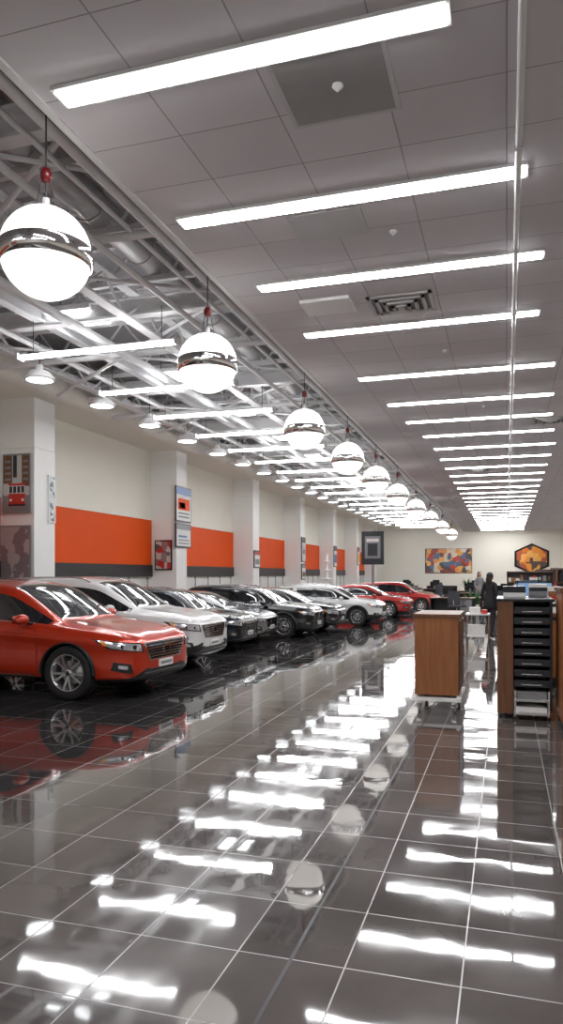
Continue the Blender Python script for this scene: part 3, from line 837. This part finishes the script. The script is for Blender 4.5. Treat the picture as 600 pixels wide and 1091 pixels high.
for (x, y) in ((-1.9, 27.5), (-.2, 28.5), (-1.5, 34.5), (.1, 34), (-1.6, 39), (.4, 41), (-1.4, 46), (1, 50), (-2, 53), (-5, 56), (-7.5, 58), (-4, 44), (-6, 47)):
    desk(x, y, random.uniform(-.1, .1)); chair(x-.1, y+.85, random.uniform(-.5, .5)); chair(x+.2, y-.85, math.pi+random.uniform(-.5, .5))
plant('potted_plant', -1.2, 30.2, 0, 1.6); plant('potted_plant', .5, 37, 0, 1.8); plant('potted_plant', -3.0, 60, 0, 2)

b = MB()
b.box((-5.65, 29.3, 2.0), (-4.75, 29.42, 3.35), M['darkpanel']); b.box((-5.52, 29.285, 2.25), (-4.88, 29.3, 3.15), M['grey'])
b.box((-5.4, 29.28, 2.35), (-5.0, 29.285, 2.85), M['darkpanel']); b.box((-5.45, 29.28, 2.92), (-4.95, 29.285, 3.05), M['paper'])
b.cyl((-5.2, 29.36, 0), (-5.2, 29.36, 2.0), .05, M['grey'], 12); b.box((-5.45, 29.15, 0), (-4.95, 29.5, .04), M['grey'])
b.obj('standing_display_sign')
b = MB()
for i in range(5):
    z = .7+i*.35
    b.lathe([(.001, z), (.32-.05*i, z), (.30-.05*i, z+.05), (.05, z+.06), (.04, z+.35)], M['whitem'], 20)
b.cyl((0, 0, 0), (0, 0, .7), .06, M['grey'], 10); b.cyl((0, 0, 0), (0, 0, .05), .35, M['grey'], 20)
b.obj('tiered_display_stand', loc=(-7.0, 28.9, 0))

# ------------------------------------------------------------------ people
def person(name, loc, rz, coat=M['coat'], legs=M['jeans'], stride=.12, sc=1.0):
    V = [(0, 0, .95), (0, 0, 1.08), (0, -.01, 1.26), (0, 0, 1.37), (0, -.01, 1.45),
         (.15, 0, 1.35), (.2, .03, 1.09), (.21, -.06, .88), (-.15, 0, 1.35), (-.2, .02, 1.09), (-.17, -.12, .95),
         (.085, 0, .88), (.09, -stride*.6, .48), (.09, -stride, .08), (.1, -stride-.13, .035),
         (-.085, 0, .88), (-.09, stride*.2, .48), (-.09, stride, .09), (-.1, stride-.12, .035)]
    Rr = [(.145, .105), (.115, .085), (.14, .1), (.08, .07), (.048, .048), (.062, .06), (.045, .045), (.028, .028), (.062, .06), (.045, .045), (.028, .028),
          (.095, .095), (.062, .062), (.04, .04), (.035, .03), (.095, .095), (.062, .062), (.04, .04), (.035, .03)]
    E = [(0, 1), (1, 2), (2, 3), (3, 4), (3, 5), (5, 6), (6, 7), (3, 8), (8, 9), (9, 10), (0, 11), (11, 12), (12, 13), (13, 14), (0, 15), (15, 16), (16, 17), (17, 18)]
    me = bpy.data.meshes.new(name); me.from_pydata(V, E, [])
    o = bpy.data.objects.new(name+'_skeleton', me); COL.objects.link(o)
    sk = o.modifiers.new('skin', 'SKIN'); o.modifiers.new('sub', 'SUBSURF').levels = 2
    for i, r in enumerate(Rr): me.skin_vertices[0].data[i].radius = r
    me.skin_vertices[0].data[0].use_root = True
    bpy.context.view_layer.update(); dg = bpy.context.evaluated_depsgraph_get()
    bm_ = bpy.data.meshes.new_from_object(o.evaluated_get(dg)); bpy.data.objects.remove(o)
    b = MB()
    vs = [v.co.copy() for v in bm_.vertices]
    for p in bm_.polygons:
        c = p.center
        mt = coat
        if c.z < .82: mt = legs
        if c.z < .075: mt = M['black']
        if c.z > 1.42: mt = M['skin']
        if abs(c.x) > .16 and .8 < c.z < .93: mt = M['skin']
        k = len(b.v); b.v += [vs[i] for i in p.vertices]; b.f.append(list(range(k, k+len(p.vertices)))); b.mi.append(b.m(mt)); b.sm.append(True)
    b.lathe([(.13, 1.1), (.155, .98), (.175, .82), (.18, .74), (.165, .74)], coat, 24, T=Matrix.Diagonal((1, .8, 1, 1)))
    hc = Vector((0, -.015, 1.54))
    b.ell(hc, (.072, .088, .105), M['skin'], 20, 14)
    b.ell(hc+Vector((0, -.03, -.045)), (.05, .055, .05), M['skin'], 14, 10)
    b.add([hc+Vector(q) for q in ((0, -.088, .015), (-.014, -.085, -.025), (.014, -.085, -.025), (0, -.108, -.022))], [(0, 1, 3), (0, 3, 2), (1, 2, 3)], M['skin'], True)
    for s in (-1, 1):
        b.ell(hc+Vector((s*.028, -.079, .008)), (.013, .008, .008), M['black'], 8, 6)
        b.ell(hc+Vector((s*.072, .005, -.005)), (.01, .02, .03), M['skin'], 8, 6)
    b.ell(hc+Vector((0, -.082, -.048)), (.022, .008, .006), M['redcap'], 8, 6)
    b.ell(hc+Vector((0, .022, .022)), (.084, .09, .098), M['hair'], 20, 14)
    b.ell(hc+Vector((0, .07, -.09)), (.08, .045, .15), M['hair'], 18, 12)
    for s, w, dr in ((1, (.21, -.06, .88), (.0, -.25, -1)), (-1, (-.17, -.12, .95), (.15, -1, -.1))):
        w = Vector(w); d = Vector(dr).normalized(); sd = Vector((0, 1, 0)) if s > 0 else Vector((0, 0, 1))
        sd = (sd-d*sd.dot(d)).normalized()
        b.cyl(w, w+d*.085, .026, M['skin'], 10, r2=.034)
        for i in range(4):
            a = w+d*.08+sd*(.018*(i-1.5)); ln = (.03, .038, .035, .027)[i]
            m1 = a+d*ln; curl = d.cross(sd)*.012
            b.cyl(a, m1, .008, M['skin'], 6); b.cyl(m1, m1+d*ln*.7+curl, .008, M['skin'], 6, r2=.006)
        a = w+d*.03+sd*.03; b.cyl(a, a+d*.035+sd*.025, .01, M['skin'], 6); b.cyl(a+d*.035+sd*.025, a+d*.06+sd*.028, .009, M['skin'], 6, r2=.007)
    ob = b.obj(name, loc=loc, rz=rz); ob.scale = (sc, sc, sc)
    bm2 = bmesh.new(); bm2.from_mesh(ob.data); bmesh.ops.remove_doubles(bm2, verts=bm2.verts, dist=.0003); bm2.to_mesh(ob.data); bm2.free()
person('standing_woman', (-.40, 18.9, 0), math.pi-.5)
person('standing_man', (-1.1, 31.8, 0), .6, coat=M['grey'], sc=1.04)

# ------------------------------------------------------------------ world
w = bpy.data.worlds.new('World'); S.world = w; w.use_nodes = True
w.node_tree.nodes['Background'].inputs[0].default_value = (.8, .85, 1, 1); w.node_tree.nodes['Background'].inputs[1].default_value = .3
try:
    S.view_settings.view_transform = 'Standard'; S.view_settings.look = 'None'
except Exception as ex: print(ex)
